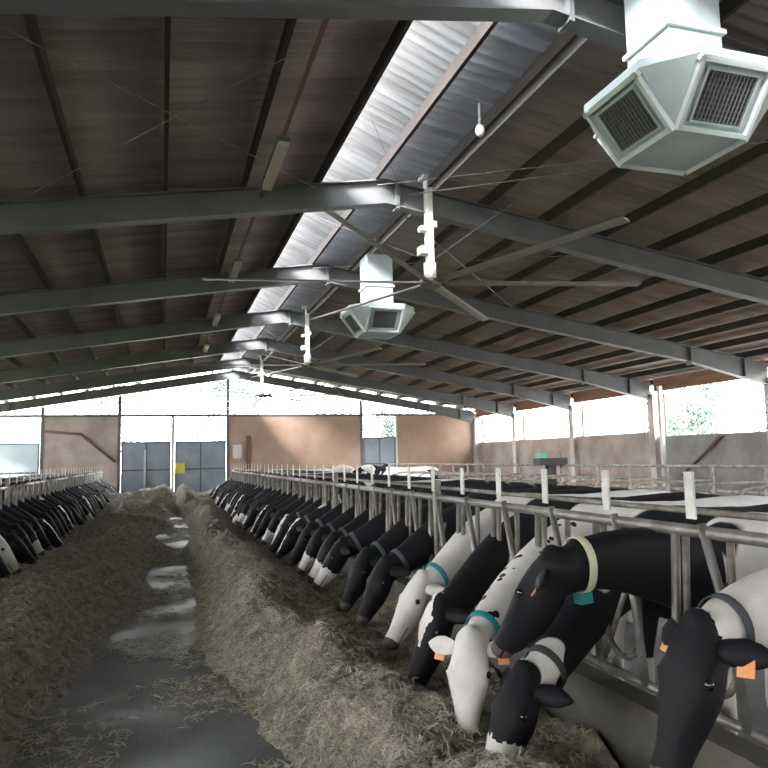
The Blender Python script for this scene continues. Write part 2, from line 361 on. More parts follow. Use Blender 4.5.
# end wall
def vpost(x, z1): return MB().bb(x - .07, x + .07, YE - .08, YE + .08, 0, z1)
for x, z1 in ((-5.24, ztop(-5.24) - .42), (-1.95, ztop(-1.95) - .42), (3.02, 5.7), (9.81, ztop(9.81) - .42), (XL + .4, ztop(XL) - .4)):
    struct(vpost(x, z1).build('end_wall_post', M['steel']), 'thin steel post of the end wall')
struct(MB().bb(XL, XR, YE - .06, YE + .06, 3.85, 3.97).build('end_wall_rail', M['steel']), 'steel rail across the end wall under the open gable')
k = 0
for nm, x0, x1, z1, mm in (('wall_back', -5.17, -2.02, 3.85, 'pink'), ('wall_back', 3.09, 9.74, 3.85, 'brown'), ('wall_back', 11.75, XR + .2, 3.85, 'brown')):
    struct(MB().bb(x0, x1, YE - .04, YE + .04, 0, z1).build(nm, M[mm]), 'brown panel of the end wall')
def sheet_gate(n, x0, x1, z1, m, label):
    mb = MB(); mb.bb(x0, x1, YE - .03, YE + .03, .05, z1)
    d = struct(mb.build('door_%d' % n, M[m]), label)
    fr = MB()
    for x in (x0 + .03, (x0 + x1) / 2, x1 - .03): fr.bb(x - .03, x + .03, YE - .07, YE - .03, .05, z1)
    for z in (.08, z1 * .5, z1 - .04): fr.bb(x0, x1, YE - .068, YE - .03, z - .035, z + .035)
    fr.build('door_frame', M['steel'], d)
    return d
sheet_gate(1, -1.86, .36, 2.68, 'gate', 'blue-grey sheet gate left of the white post')
sheet_gate(2, .54, 2.93, 2.68, 'gate', 'blue-grey sheet gate right of the white post')
sheet_gate(3, -9.2, -5.33, 2.7, 'bluep', 'pale blue sheet door at the left of the end wall')
sheet_gate(4, 9.9, 11.66, 2.75, 'gate', 'narrow grey door between the two brown panels')
struct(MB().bb(.38, .52, YE - .1, YE + .06, 0, 3.85).build('gate_post', M['white']), 'white post between the two gates')
struct(MB().bb(11.66, 11.76, YE - .09, YE + .06, 0, 3.85).build('end_wall_jamb', M['white']), 'white jamb beside the narrow door')
b = MB().bb(.56, 1.0, YE - .34, YE - .1, 1.15, 1.65)
b.build('yellow_box', M['yellow'])
tag(bpy.data.objects['yellow_box'], 'yellow box fixed on the far gate beside the white post', 'box')
tag(MB().bb(-.85, -.76, YE - .16, YE - .1, .1, 2.3).build('gate_bolt_bar', M['white']), 'upright pale bolt bar on the left far gate', 'bar')
tag(MB().tube([(-5.1, YE - .15, 3.2), (-3.6, YE - .15, 3.05), (-2.1, YE - .15, 1.75)], .06).build('bent_pipe', M['rust']), 'thin brown bent pipe slanting down the far left brown panel', 'pipe')
eb = empty('switch_cabinet', (3.45, YE - .15, 1.75)); MB().bb(-.25, .25, -.1, .1, 0, .75).build('cabinet_body', M['pink'], eb); MB().bb(-.2, .2, -.12, -.1, .05, .7).build('cabinet_door', M['white'], eb)
tag(eb, 'small pale switch cabinet on the left edge of the far brown wall', 'cabinet')
tag(MB().bb(3.9, 4.12, YE - .14, YE - .04, 1.0, 2.9).build('downpipe', M['rust']), 'dark rusty downpipe on the far brown wall by the switch cabinet', 'pipe')

# side walls
struct(MB().bb(XL, XR, Y0 - .3, Y0 - .1, 0, 4.6).build('wall_front', M['brown']), 'closed end wall behind the camera')
for i in range(1, len(FR) - 1):
    y0, y1 = FR[i] + .14, FR[i + 1] - .14
    if FR[i] == 15.3:
        struct(MB().bb(XR - .1, XR + .06, y0, y1, 0, 2.2).build('wall_right', M['greyp']), 'grey concrete panel of the right wall')
    else:
        struct(MB().bb(XR - .1, XR + .06, y0, y1, 0, 2.38).build('wall_right', M['pink']), 'dusty concrete panel of the right wall')
    struct(MB().bb(XR - .2, XR - .12, y0, y1, ztop(XR) - .28, ztop(XR) + .17).build('trim_right', M['board']), 'brown fascia board above the side opening')
    struct(MB().bb(XL - .06, XL + .06, y0, y1, 0, 2.6).build('wall_left', M['pink']), 'dusty concrete panel of the left wall')
tag(MB().bb(XR - .75, XR - .63, 19.2, 19.32, 0, 3.85).build('rain_pipe', M['white']), 'slim white pipe standing right of the nearest visible wall column', 'pipe')
tag(MB().tube([(XR - .3, 18.9, .9), (XR - .15, 17.2, 2.15)], .05).build('leaning_bar', M['rust']), 'brown bar leaning diagonally on the grey right wall panel', 'bar')
# ------------------------------------------------------------------ hay on the feed alley
def sstep(a, b, x):
    t = max(0, min(1, (x - a) / (b - a))); return t * t * (3 - 2 * t)
def lerp_tab(tab, y):
    if y <= tab[0][0]: return tab[0][1]
    for (a, u), (b_, v) in zip(tab, tab[1:]):
        if y <= b_: return u + (v - u) * (y - a) / (b_ - a)
    return tab[-1][1]
LE = [(0, -1.3), (4, -.95), (5, -.78), (6.2, -.62), (7.2, -.5), (8.2, -.3), (9.1, -.1), (10, -.06), (10.7, -.15), (11.7, -.2), (12.6, 0), (13.3, .3), (14.3, .34), (15.3, -.18), (17.5, -.15), (19, .35), (20.3, .3), (21, .15), (22.5, .3), (24, .8), (31, .8)]   # inner edge of left pile
RE = [(0, 1.1), (3, .85), (4.4, .62), (5.1, .55), (6, .42), (7.2, .26), (8, .3), (9.1, .38), (12, .38), (13.3, .25), (14.5, .35), (16, .55), (20, .62), (22, .6), (24, .2), (31, .2)]
def nz(x, y, s, o=0): return noise.noise(Vector((x * s + o, y * s - o, o * .37)))
def hl(x, y):
    e = lerp_tab(LE, y) + .10 * nz(0, y, 1.6, 3) + .05 * nz(0, y, 6, 5); d = e - x
    if d < 0: return -.03
    h = .40 * sstep(0, .75, d) * (1 - .5 * sstep(.9, 2.3, d)) + (.25 * sstep(23, 27, y) * sstep(0, .5, d))
    return -.03 + .03 * sstep(0, .04, d) + h * (1 + .5 * nz(x, y, 1.3, 7)) + sstep(0, .3, d) * (.085 * nz(x, y, 3.2, 1) + .05 * nz(x, y, 8, 2) + .018 * nz(x, y, 22, 4))
def hr(x, y):
    e = lerp_tab(RE, y) + .12 * nz(0, y, 1.5, 13) + .05 * nz(0, y, 6, 15); d = x - e
    if d < 0: return -.03
    h = .46 * sstep(0, .6, d) * (1 - .62 * sstep(.55, 1.2, d)) * (.72 + .28 * sstep(4.5, 6.5, y)) + (.22 * sstep(23, 27, y) * sstep(0, .5, d))
    return -.03 + .03 * sstep(0, .04, d) + h * (1 + .55 * nz(x, y, 1.2, 17)) + sstep(0, .3, d) * (.095 * nz(x, y, 3.0, 11) + .06 * nz(x, y, 7.5, 12) + .02 * nz(x, y, 22, 14))
def pile(x0, x1, H, y0, y1, name, label):
    mb = MB(); ys = []; y = y0
    while y < y1: ys.append(y); y += .035 if y < 8 else .07 if y < 16 else .14
    nx = int((x1 - x0) / .035)
    for yv in ys:
        for i in range(nx + 1):
            x = x0 + (x1 - x0) * i / nx; mb.v.append(Vector((x, yv, H(x, yv))))
    for j in range(len(ys) - 1):
        for i in range(nx):
            a = j * (nx + 1) + i; q = (a, a + 1, a + nx + 2, a + nx + 1)
            if max(mb.v[t].z for t in q) > -.02: mb.f.append(q); mb.sm.append(True)
    o = mb.build(name, M['hay'])
    return tag(o, label, 'hay', kind='stuff')
pile(-2.42, .95, hl, 2.2, 31, 'hay_windrow', 'long loose hay pile on the left of the feed alley')
pile(-.05, 2.28, hr, 1.2, 31, 'hay_windrow', 'long loose hay pile on the right before the feeding cows')
def strands(H, x0, x1, y0, y1, n, name, label, loose=False):
    mb = MB()
    for _ in range(n):
        t = random.random(); y = y0 + (y1 - y0) * t ** 1.5; x = random.uniform(x0, x1); z = H(x, y)
        if z < 0.01 and not loose: continue
        if loose: 
            if nz(x, y, 1.1, 21) + .4 * nz(x, y, 5, 23) < .02: continue
            z = 0.0
        L = random.uniform(.03, .11); a = random.uniform(0, 2 * PI); tl = random.uniform(-.5, .6) if not loose else random.uniform(-.02, .12)
        wd = random.uniform(.0018, .0034) * (1 + y * .12)
        d = Vector((math.cos(a) * math.cos(tl), math.sin(a) * math.cos(tl), math.sin(tl))); s = d.cross(Vector((random.uniform(-.5, .5), random.uniform(-.5, .5), 1))).normalized() * wd
        c = Vector((x, y, z + random.uniform(.003, .02)))
        bnd = Vector((0, 0, random.uniform(0, .012)))
        b = len(mb.v); p0, p1, p2 = c - d * L / 2, c + bnd, c + d * L / 2
        mb.v += [p0 - s, p0 + s, p1 + s, p1 - s, p2 + s * .6, p2 - s * .6]
        mb.f += [(b, b + 1, b + 2, b + 3), (b + 3, b + 2, b + 4, b + 5)]; mb.sm += [False, False]
    m = bpy.data.meshes.new(name); m.from_pydata([tuple(v) for v in mb.v], [], mb.f)
    o = bpy.data.objects.new(name, m); COL.objects.link(o); m.materials.append(M['strawa'])
    return tag(o, label, 'hay', kind='stuff')
strands(hl, -2.4, .4, 2.4, 13, 26000, 'hay_strands', 'loose dry hay stalks strewn over the left pile')
strands(hr, .1, 2.25, 1.4, 13, 42000, 'hay_strands', 'loose dry hay stalks strewn over the right pile')
strands(lambda x, y: 0, -1.2, 1.0, 2.4, 22, 34000, 'scattered_hay', 'thin hay litter scattered on the wet concrete path', loose=True)

# curbs under the barriers and bedding behind
XB, XBL = 2.4, -2.55
struct(MB().bb(XB - .08, XB + .08, -9, 28.2, 0, .42).build('feed_curb', M['conc']), 'low concrete curb under the right feed barrier')
struct(MB().bb(XBL - .08, XBL + .08, -2, 34, 0, .42).build('feed_curb', M['conc']), 'low concrete curb under the left feed barrier')

# ------------------------------------------------------------------ head-lock barriers
SP = 0.66
def barrier(first_y, n, x, side, idx, count):
    """side +1: alley lies on the -x side"""
    L = n * SP
    r = empty('headlock_barrier', (x, first_y, 0))
    MB().tube([(0, 0, 1.32), (0, L, 1.32)], .030, 10).build('top_rail', M['galv'], r)
    MB().tube([(side * .035, 0, 1.41), (side * .035, L, 1.41)], .016, 8).build('locking_rail', M['galvdirty'], r)
    MB().tube([(0, 0, .5), (0, L, .5)], .026, 8).build('bottom_rail', M['galv'], r)
    MB().bb(-.03, .03, -.03, .03, .42, 1.48).build('post', M['galv'], r)
    for k in range(n):
        y = (k + .5) * SP
        MB().tube([(0, y - .15, .5), (0, y - .13, .8), (0, y - .17, 1.32)], .023, 7).build('upright', M['galv'], r)
        MB().tube([(-side * .02, y + .10, .5), (-side * .02, y + .15, .9), (-side * .02, y + .29, 1.36)], .022, 7).build('lock_bar', M['galv'], r)
        pts = [Vector((side * .015, y + .16, 1.30)), Vector((side * .015, y + .17, 1.0))] + arc((side * .015, y + .32, .74), .15, PI * .95, PI * 2.05, 10, ((0, 1, 0), (0, 0, 1))) + [Vector((side * .015, y + .46, 1.0)), Vector((side * .015, y + .44, 1.30))]
        if k < n - 1: MB().tube(pts, .018, 6).build('hoop', M['galvdirty'], r)
        MB().box((-side * .03, y + .34, 1.49), (.012, .058, .22)).build('paddle', M['paddle'], r)
        MB().tube([(side * .015, y + .19, 1.1), (side * .015, y + .50, .54)], .016, 6).build('spacer', M['galvdirty'], r)
    return r
ORD = ['nearest', 'second', 'third', 'fourth', 'fifth', 'sixth', 'seventh', 'eighth', 'ninth']
YS = 2.07 - SP * 6   # lock centres on the right: 2.07+.33+.66k = 2.4, 3.06 ...
for k in range(7):
    b = barrier(YS + k * SP * 6, 6, XB, 1, k, 7)
    lab = 'galvanised head-lock feed barrier section beside and behind the camera, right row' if k == 0 else 'galvanised head-lock feed barrier, %s section ahead of the camera in the right row' % ORD[k - 1]
    tag(b, lab, 'feed barrier', 'head-lock barriers')
YL = 5.6
for k in range(7):
    b = barrier(YL + k * SP * 6, 6, XBL, -1, k, 6)
    tag(b, 'dim head-lock feed barrier, %s section from the camera in the left row' % ORD[k], 'feed barrier', 'head-lock barriers')

# ------------------------------------------------------------------ cows
def cow_mesh(name, yaw=0.0, neck=(.50, .80), pitch=-58, headyaw=None, vox=.021, tail=1, neckside=0.0, lift=0.0):
    """local +x faces the alley, lock plane at x = 0. neck = (x, z) of the poll, pitch of the face"""
    mb = MB(); N = 16
    def ring(c, t, rw, ru, rd):
        t = Vector(t).normalized(); side = Vector((0, 0, 1)).cross(t).normalized(); up = t.cross(side)
        out = []
        for j in range(N):
            a = 2 * PI * j / N; s, cc = math.sin(a), math.cos(a)
            e = 0.88
            u = math.copysign(abs(s) ** e, s) * (ru if s > 0 else rd)
            out.append(Vector(c) + side * (math.copysign(abs(cc) ** e, cc) * rw) + up * u)
        return out
    poll = Vector((neck[0], math.sin(yaw) * .35 + neckside, neck[1]))
    st = [(-2.42, 1.10, .07, .10, .10), (-2.38, 1.10, .17, .18, .20), (-2.25, 1.08, .23, .24, .30), (-2.0, 1.05, .285, .29, .33), (-1.75, 1.0, .285, .34, .36), (-1.35, .96, .305, .36, .42),
          (-1.0, .96, .30, .37, .41), (-.7, 1.0, .25, .36, .38), (-.5, 1.03, .205, .31, .34)]
    rings = [ring((x, 0, z), (1, 0, 0), w_, u, d) for x, z, w_, u, d in st]
    b0 = Vector((-.5, 0, 1.03)); t0 = Vector((1, 0, 0.0)); pe = poll + Vector((-.03, 0, -.04))
    # bezier neck
    c1 = b0 + Vector((.28, 0, .02 + lift)); c2 = pe - Vector((math.cos(yaw) * .25, math.sin(yaw) * .25, -.12 - lift * .3))
    prev = b0; nk = []
    for i in range(1, 8):
        t = i / 7; p = b0 * (1 - t) ** 3 + c1 * 3 * t * (1 - t) ** 2 + c2 * 3 * t * t * (1 - t) + pe * t ** 3
        w_ = .17 * (1 - t) + .082 * t; u = .25 * (1 - t) ** 1.3 + .095 * (1 - (1 - t) ** 1.3); d = .30 * (1 - t) ** 1.2 + .12 * (1 - (1 - t) ** 1.2)
        tg = (p - prev).normalized(); prev = p
        rings.append(ring(p, tg, w_, u, d)); nk.append((p.copy(), tg.copy(), w_, u, d))
    mb.rings(rings)
    # head
    hy = yaw if headyaw is None else headyaw; pr = math.radians(pitch)
    ax = Vector((math.cos(pr) * math.cos(hy), math.cos(pr) * math.sin(hy), math.sin(pr)))
    side = Vector((0, 0, 1)).cross(ax).normalized(); up = ax.cross(side)    # up = forehead normal
    HL = .54
    hs = [(-.07, .05, .03, .06), (-.03, .085, .065, .11), (.06, .098, .085, .13), (.15, .115, .085, .135), (.22, .118, .078, .14), (.30, .092, .070, .135), (.38, .070, .060, .11), (.45, .062, .052, .085), (.51, .072, .050, .075), (.55, .068, .042, .065), (.575, .045, .025, .045)]
    mb.rings([ring2(poll + ax * u, side, up, w_, a, b_, N) for u, w_, a, b_ in hs])
    # brow bumps over the eyes, poll crest
    for s in (-1, 1): mb.ell(poll + ax * .175 + side * (s * .092) + up * .028, (.045, .03, .035), 8, 6)
    mb.ell(poll + ax * -.04 + up * .03, (.05, .06, .05), 8, 6)
    # jaw
    mb.tube([poll + ax * .12 - up * .10, poll + ax * .3 - up * .105, poll + ax * .48 - up * .06], [.05, .045, .035], 8)
    # legs
    for s in (-1, 1):
        y = s * .17
        mb.tube([(-.62, y, 1.0), (-.60, y, .82), (-.64, y, .64), (-.60, y * 1.02, .40), (-.61, y, .36), (-.62, y, .14), (-.59, y, .08)], [.13, .115, .072, .054, .048, .038, .046], 10)
        mb.tube([(-.59, y, .09), (-.56, y, 0.005)], [.048, .066], 10)
        y = s * .20
        mb.tube([(-2.0, y * .9, 1.05), (-1.93, y, .84), (-1.98, y, .68), (-2.18, y, .50), (-2.16, y, .44), (-2.12, y, .15), (-2.08, y, .08)], [.19, .17, .105, .058, .050, .040, .046], 10)
        mb.tube([(-2.08, y, .09), (-2.05, y, 0.005)], [.046, .064], 10)
    mb.ell((-1.72, 0, .62), (.24, .17, .17), 12, 8)     # udder
    for sx_ in (-1, 1):
        for sy in (-1, 1): mb.tube([(-1.7 + sx_ * .08, sy * .07, .5), (-1.7 + sx_ * .08, sy * .07, .42)], .02, 6)
    if tail: mb.tube([(-2.36, 0, 1.24), (-2.45, .01, 1.20), (-2.49, .02, 1.0), (-2.48, .03, .6), (-2.48, .03, .42)], [.035, .032, .024, .022, .04], 8)
    me = mb.mesh(name + '_raw')
    tmp = bpy.data.objects.new('tmp', me); COL.objects.link(tmp)
    md = tmp.modifiers.new('r', 'REMESH'); md.mode = 'VOXEL'; md.voxel_size = vox; md.use_smooth_shade = True
    sm = tmp.modifiers.new('s', 'SMOOTH'); sm.factor = .5; sm.iterations = 5
    bpy.context.view_layer.update()
    dg = bpy.context.evaluated_depsgraph_get()
    out = bpy.data.meshes.new_from_object(tmp.evaluated_get(dg)); out.name = name
    bpy.data.objects.remove(tmp)
    nb = len(out.vertices)
    # ears as thin leaf shapes joined in the same mesh
    eb = MB(); eartips = []
    for s in (-1, 1):
        base = poll + ax * .045 + side * (s * .085) - up * .005
        d = (side * s * 1.0 - ax * .18 - up * .22).normalized(); wv = ax; nn = d.cross(wv).normalized(); wv = nn.cross(d)
        rr = []
        for t, ww in ((0, .028), (.05, .045), (.10, .055), (.15, .045), (.19, .022), (.205, .006)):
            c = base + d * (t - .02) - up * (t * t * 1.2)
            rr.append([c + wv * (math.cos(2 * PI * j / 10) * ww) + nn * ((math.sin(2 * PI * j / 10) * .010) + .25 * ww * (math.cos(2 * PI * j / 10)) ** 2) for j in range(10)])
        eb.rings(rr); eartips.append((base + d * .10 - up * .012, d, wv, nn))
    bm_ = bmesh.new(); bm_.from_mesh(out); bm2 = eb.mesh('ears'); bm_.from_mesh(bm2); bm_.to_mesh(out); bm_.free()
    for p in out.polygons: p.use_smooth = True
    at = out.attributes.new('hd', 'FLOAT_VECTOR', 'POINT')
    vals = []
    for i, v in enumerate(out.vertices):
        d = v.co - poll; u = d.dot(ax)
        if i >= nb: vals += [.04, 0.3, 0]; continue
        r = d - ax * u
        if -.08 < u < .7 and r.length < .20 and (u > .03 or d.dot(Vector((math.cos(hy), math.sin(hy), 0))) > -.02): vals += [max(u / .575, .0) + .021, r.dot(side), r.dot(up)]
        else: vals += [-1, 0, 0]
    at.data.foreach_set('vector', vals)
    info = dict(poll=poll, ax=ax, side=side, up=up, neck=nk, ears=eartips)
    return out, info
def ring2(c, side, up, w_, a, b_, N):
    out = []
    for j in range(N):
        t = 2 * PI * j / N; s, cc = math.sin(t), math.cos(t)
        out.append(Vector(c) + side * (cc * w_) + up * (math.copysign(abs(s) ** .9, s) * (a if s > 0 else b_)))
    return out
def collar_mb(info, idx=5, grow=1.06):
    p, t, w_, u, d = info['neck'][idx]; t = t.normalized(); side = Vector((0, 0, 1)).cross(t).normalized(); up = t.cross(side)
    mb = MB(); r = []
    for off in (-.022, .022):
        r.append((off,))
    def el(off, g):
        return [p + t * off + side * (math.cos(2 * PI * j / 24) * (w_ * g + .008)) + up * (math.sin(2 * PI * j / 24) * ((u if j < 12 else d) * g + .008)) for j in range(24)]
    rr = [el(-.022, grow), el(.022, grow), el(.022, grow - .05), el(-.022, grow - .05), el(-.022, grow)]
    mb.rings(rr, False)
    return mb, p, t, side, up, w_ * grow + .01, u * grow + .01, d * grow + .01
COWM = {}
def cow(x, y0, facing, pose, mt, collar=None, tagcol=None, eyes=True, block=None, tagear=(0, 1), jit=0.0):
    me, info = COWM[pose]
    o = bpy.data.objects.new('cow', me); COL.objects.link(o)
    if not me.materials: me.materials.append(mt)
    o.material_slots[0].link = 'OBJECT'; o.material_slots[0].material = mt
    o.location = (x, y0, 0); o.rotation_euler = (0, 0, (PI if facing > 0 else 0) + jit)
    if eyes:
        for s in (-1, 1):
            c = info['poll'] + info['ax'] * .175 + info['side'] * (s * .108) + info['up'] * .022
            MB().ell(c, (.021, .021, .021), 10, 8).build('eye', M['eye'], o)
    if tagcol:
        for s in tagear:
            base, d, wv, nn = info['ears'][s]
            c = base + Vector((0, 0, -.05)) + info['up'] * .012
            rot = Matrix((d, wv, nn)).transposed()
            MB().box(c, (.062, .072, .006), rot).build('ear_tag', M[tagcol], o)
    if collar:
        mb, p, t, side, up, ww, uu, dd = collar_mb(info, 5)
        cb = mb.build('collar', M[collar], o)
        if block:
            rot = Matrix((t, side, up)).transposed()
            MB().box(p - side * (ww + .015) - up * .03, (.06, .045, .085), rot).build('collar_block', M[block], cb)
            MB().box(p - up * (dd + .02), (.07, .06, .05), rot).build('collar_weight', M[block], cb)
    return o
POSES = {
 'feed': dict(yaw=0.05, neck=(.44, .74), pitch=-57),
 'feed_left': dict(yaw=0.35, neck=(.44, .72), pitch=-58),
 'feed_right': dict(yaw=-0.25, neck=(.46, .74), pitch=-55),
 'deep': dict(yaw=0.1, neck=(.52, .64), pitch=-52),
 'stand': dict(yaw=0.3, neck=(.40, 1.32), pitch=-30, lift=.16),
 'near_white': dict(yaw=0.30, neckside=.24, neck=(.42, .71), pitch=-54, headyaw=.25),
 'near_star': dict(yaw=0.45, neckside=.45, neck=(.60, .70), pitch=-66, headyaw=.15),
 'near_spots': dict(yaw=0.9, neckside=.41, neck=(.72, .65), pitch=-68, headyaw=.95),
 'near_low': dict(yaw=0.3, neckside=.36, neck=(.62, .56), pitch=-60, headyaw=.2),
 'near_turn': dict(yaw=0.05, neckside=.06, neck=(.60, 1.17), pitch=-55, headyaw=-1.0, lift=.05),
 'near_corner': dict(yaw=0.3, neckside=.02, neck=(.46, 1.02), pitch=-66, headyaw=.1),
}
for k_, v_ in POSES.items(): COWM[k_] = cow_mesh('cow_' + k_, **v_)
CT = {
 'black': coat('coat_black', .74, 1, 'black'), 'black2': coat('coat_black_patch', .60, 2.3, 'muzzle'), 'blaze': coat('coat_blaze', .62, 3.1, 'blaze'),
 'muzz': coat('coat_white_muzzle', .58, 4.4, 'muzzle'), 'star': coat('coat_star', .66, 5.2, 'star'), 'white': coat('coat_white', .30, 6.0, 'white'),
 'spots': coat('coat_spotted', .5, 7.0, 'white', spots=True), 'half': coat('coat_half', .50, 8.3, 'blaze'), 'whiteneck': coat('coat_white_neck', .36, 2.2, 'black'), 'whiteback': coat('coat_white_back', .36, 9.1, 'black', xcut=(-.35, -.6)),
}
def rowlabel(desc, i, side): return '%s, %s in %s feeding row' % (desc, i, side)
NUM = ['first', 'second', 'third', 'fourth', 'fifth', 'sixth', 'seventh', 'eighth', 'ninth', 'tenth', 'eleventh', 'twelfth', 'thirteenth', 'fourteenth', 'fifteenth', 'sixteenth', 'seventeenth', 'eighteenth', 'nineteenth', 'twentieth'] + ['twenty-' + s for s in ('first', 'second', 'third', 'fourth', 'fifth', 'sixth', 'seventh', 'eighth', 'ninth')] + ['thirtieth'] + ['thirty-' + s for s in ('first', 'second', 'third', 'fourth', 'fifth', 'sixth', 'seventh', 'eighth', 'ninth')] + ['fortieth']
GR = 'dairy cows feeding along the right barrier'; GL = 'dairy cows feeding along the left barrier'
near = [  # (y, pose, coat, collar, tag, block, label)
 (2.36, 'near_corner', 'whiteneck', 'strap', 'orange', None, 'black-headed cow with white neck wedge and orange ear tag, at the bottom right corner'),
 (3.12, 'near_turn', 'whiteback', 'strapy', 'orange', 'teal', 'big black cow turning its raised head left, cream collar strap with teal block'),
 (3.8, 'near_low', 'black2', 'strap', None, 'teal', 'dark white-nosed cow with head low in the hay beneath its cream-collared neighbour'),
 (4.46, 'near_spots', 'spots', 'teal', 'orange', None, 'white cow with small black spots on the neck and teal collar'),
 (5.12, 'near_star', 'star', None, None, None, 'black cow with a white forehead mark nosing low in the hay between two white cows'),
 (5.70, 'near_white', 'white', 'teal', 'orange', None, 'all-white cow with teal collar and orange ear tag eating from the hay'),
]
for y, po, ct, co, tg, bl, lab in near:
    tag(cow(XB, y, 1, po, CT[ct], co, tg, True, bl), lab, 'cow', GR)
cyc = ['black', 'black', 'muzz', 'muzz', 'muzz', 'black', 'half', 'black', 'blaze', 'muzz', 'black', 'blaze']
dsc = {'black': 'nearly all-black cow', 'muzz': 'black cow with a white nose', 'blaze': 'black cow with a white face stripe', 'half': 'black cow with large white patches', 'black2': 'dark cow with pale patches', 'star': 'black cow with a white forehead mark', 'white': 'white cow', 'spots': 'white cow with small black spots', 'whiteback': 'black-necked cow with a white back'}
poses = ['feed', 'feed_right', 'deep', 'feed', 'feed_left']
rnd = random.Random(5)
for i in range(6, 38):
    y = 2.40 + SP * i; ct = cyc[(i - 6) % len(cyc)]; po = poses[rnd.randrange(5)]
    tag(cow(XB, y + rnd.uniform(-.03, .03), 1, po, CT[ct], 'strap' if i < 14 else None, 'orange' if i in (9, 12) else None, i < 18, None, (0,), rnd.uniform(-.05, .05)),
        rowlabel(dsc[ct], NUM[i] + ' from near end', 'right'), 'cow', GR)
cyl = ['black', 'black', 'black', 'muzz', 'black', 'blaze', 'black', 'black', 'black', 'half', 'black']
for i in range(0, 40):
    y = YL + SP * (i + 1.5); ct = cyl[(i - 6) % len(cyl)] if i != 6 else 'white'; po = poses[rnd.randrange(4)]
    tag(cow(XBL, y, -1, po, CT[ct], None, 'orange' if i == 6 else None, i < 16, None, (0,), rnd.uniform(-.05, .05)),
        rowlabel(dsc[ct], NUM[i] + ' from near end', 'left'), 'cow', GL)
for j, (x, y, rz, ct, po, lab) in enumerate([(6.3, 25.2, .25, 'white', 'stand', 'white cow standing far back behind the right row, left of two'), (7.2, 24.4, 2.9, 'half', 'stand', 'black and white cow standing far back before the narrow grey door'),
        (8.6, 27.0, .8, 'half', 'stand', 'patched cow standing in the far cubicle area near the brown wall')]):
    o = cow(x, y, -1, po, CT[ct], None, None, False); o.rotation_euler.z = rz; tag(o, lab, 'cow', 'loose cows behind the right row')

# ------------------------------------------------------------------ cubicles behind the right row
st0 = empty('stall_divider', (0, 0, 0))
MB().tube([(0, 0, 0), (0, 0, 1.42)], .035, 8).build('post', M['galvdirty'], st0)
MB().tube([(0, 0, 1.15), (-1.5, 0, 1.15)] + [tuple(p) for p in arc((-1.5, 0, .85), .3, PI / 2, PI * 1.5, 8, ((1, 0, 0), (0, 0, 1)))] + [(-.6, 0, .55), (0, 0, .4)], .024, 7).build('divider_loop', M['galvdirty'], st0)
ys_ = [4.5 + 1.2 * k for k in range(22)]
for k, y in enumerate(ys_):
    o = st0 if k == 0 else copy_tree(st0)
    o.location = (9.6, y, 0)
    tag(o, 'tubular cubicle divider behind the right row, %s from the near end' % NUM[k], 'stall divider', 'cubicle dividers')
rl = empty('cubicle_rail', (9.6, 4.4, 0))
for z in (1.40, .95): MB().tube([(0.04, 0, z), (0.04, 26, z)], .03, 8).build('rail_tube', M['galvdirty'], rl)
tag(rl, 'double horizontal pipe rail running along the cubicles behind the right row', 'rail')
tag(MB().bb(9.7, XR - .2, 4.0, 31, 0, .22).build('bedding', M['bed']), 'straw bedding strip along the foot of the right wall', 'bedding', kind='stuff')
cb = empty('cow_brush', (9.3, 15.6, 0))
MB().tube([(.3, 0, 0), (.3, 0, 1.75)], .04, 8).build('post', M['galvdirty'], cb); MB().box((0, 0, 1.5), (.8, .3, .18)).build('housing', M['black'], cb)
MB().box((-.25, 0, 1.66), (.22, .26, .12)).build('motor', M['green'], cb); MB().tube([(0, 0, 1.45), (0, 0, .8)], .14, 12).build('brush', M['black'], cb)
tag(cb, 'dark box with green cover on a post behind the right row near the wall', 'machine')

# ------------------------------------------------------------------ ceiling fans
def fan_proto():
    r = empty('ceiling_fan')
    MB().bb(-.05, .05, -.07, .07, .25, 1.72).build('hanging_mast', M['white'], r)
    MB().bb(-.12, .12, -.12, .12, 1.70, 1.76).build('mount_plate', M['white'], r)
    MB().box((-.10, 0, .88), (.12, .16, .07)).build('bracket', M['white'], r); MB().box((-.11, 0, .52), (.14, .18, .12)).build('bracket', M['white'], r); MB().box((.07, -.05, .95), (.07, .08, .1)).build('switch_box', M['white'], r)
    MB().tube([(0, 0, .05), (0, 0, .32)], .10, 14).build('motor', M['white'], r)
    MB().tube([(0, 0, -.06), (0, 0, .05)], .17, 16).build('hub', M['fandark'], r)
    for k in range(6):
        a = math.radians(-10 - 60 * k); d = Vector((math.cos(a), math.sin(a), 0)); s = Vector((-d.y, d.x, 0))
        rings = []
        for t, z in ((.15, 0), (3.55, .02)):
            c = d * t + Vector((0, 0, z))
            rings.append([c + s * .075 + Vector((0, 0, -.02)), c + s * .03 + Vector((0, 0, .018)), c - s * .08 + Vector((0, 0, .022)), c - s * .03 + Vector((0, 0, -.006))])
        MB().rings(rings, True, False).build('blade', M['fan'], r)
        MB().tube([d * .17, d * .35], .03, 6).build('blade_root', M['fandark'], r)
    for sx_, sy in ((1, 1), (1, -1), (-1, 1), (-1, -1)):
        MB().tube([(0, 0, .35), (sx_ * 1.6, sy * 2.0, 1.72 - .16 * max(0, sx_) * 1.6)], .004, 5).build('guy_wire', M['steel'], r)
    return r
f0 = fan_proto()
for i, y in enumerate((10.3, 20.3, 30.3)):
    o = f0 if i == 0 else copy_tree(f0)
    o.location = (4.05, y - .12, 4.45)
    tag(o, ['large six-blade ceiling fan hanging from the nearest visible rafter', 'middle one of three ceiling fans, left of the small far diffuser', 'farthest ceiling fan, seen against the bright gable opening'][i], 'fan', 'ceiling fans under the ridge')

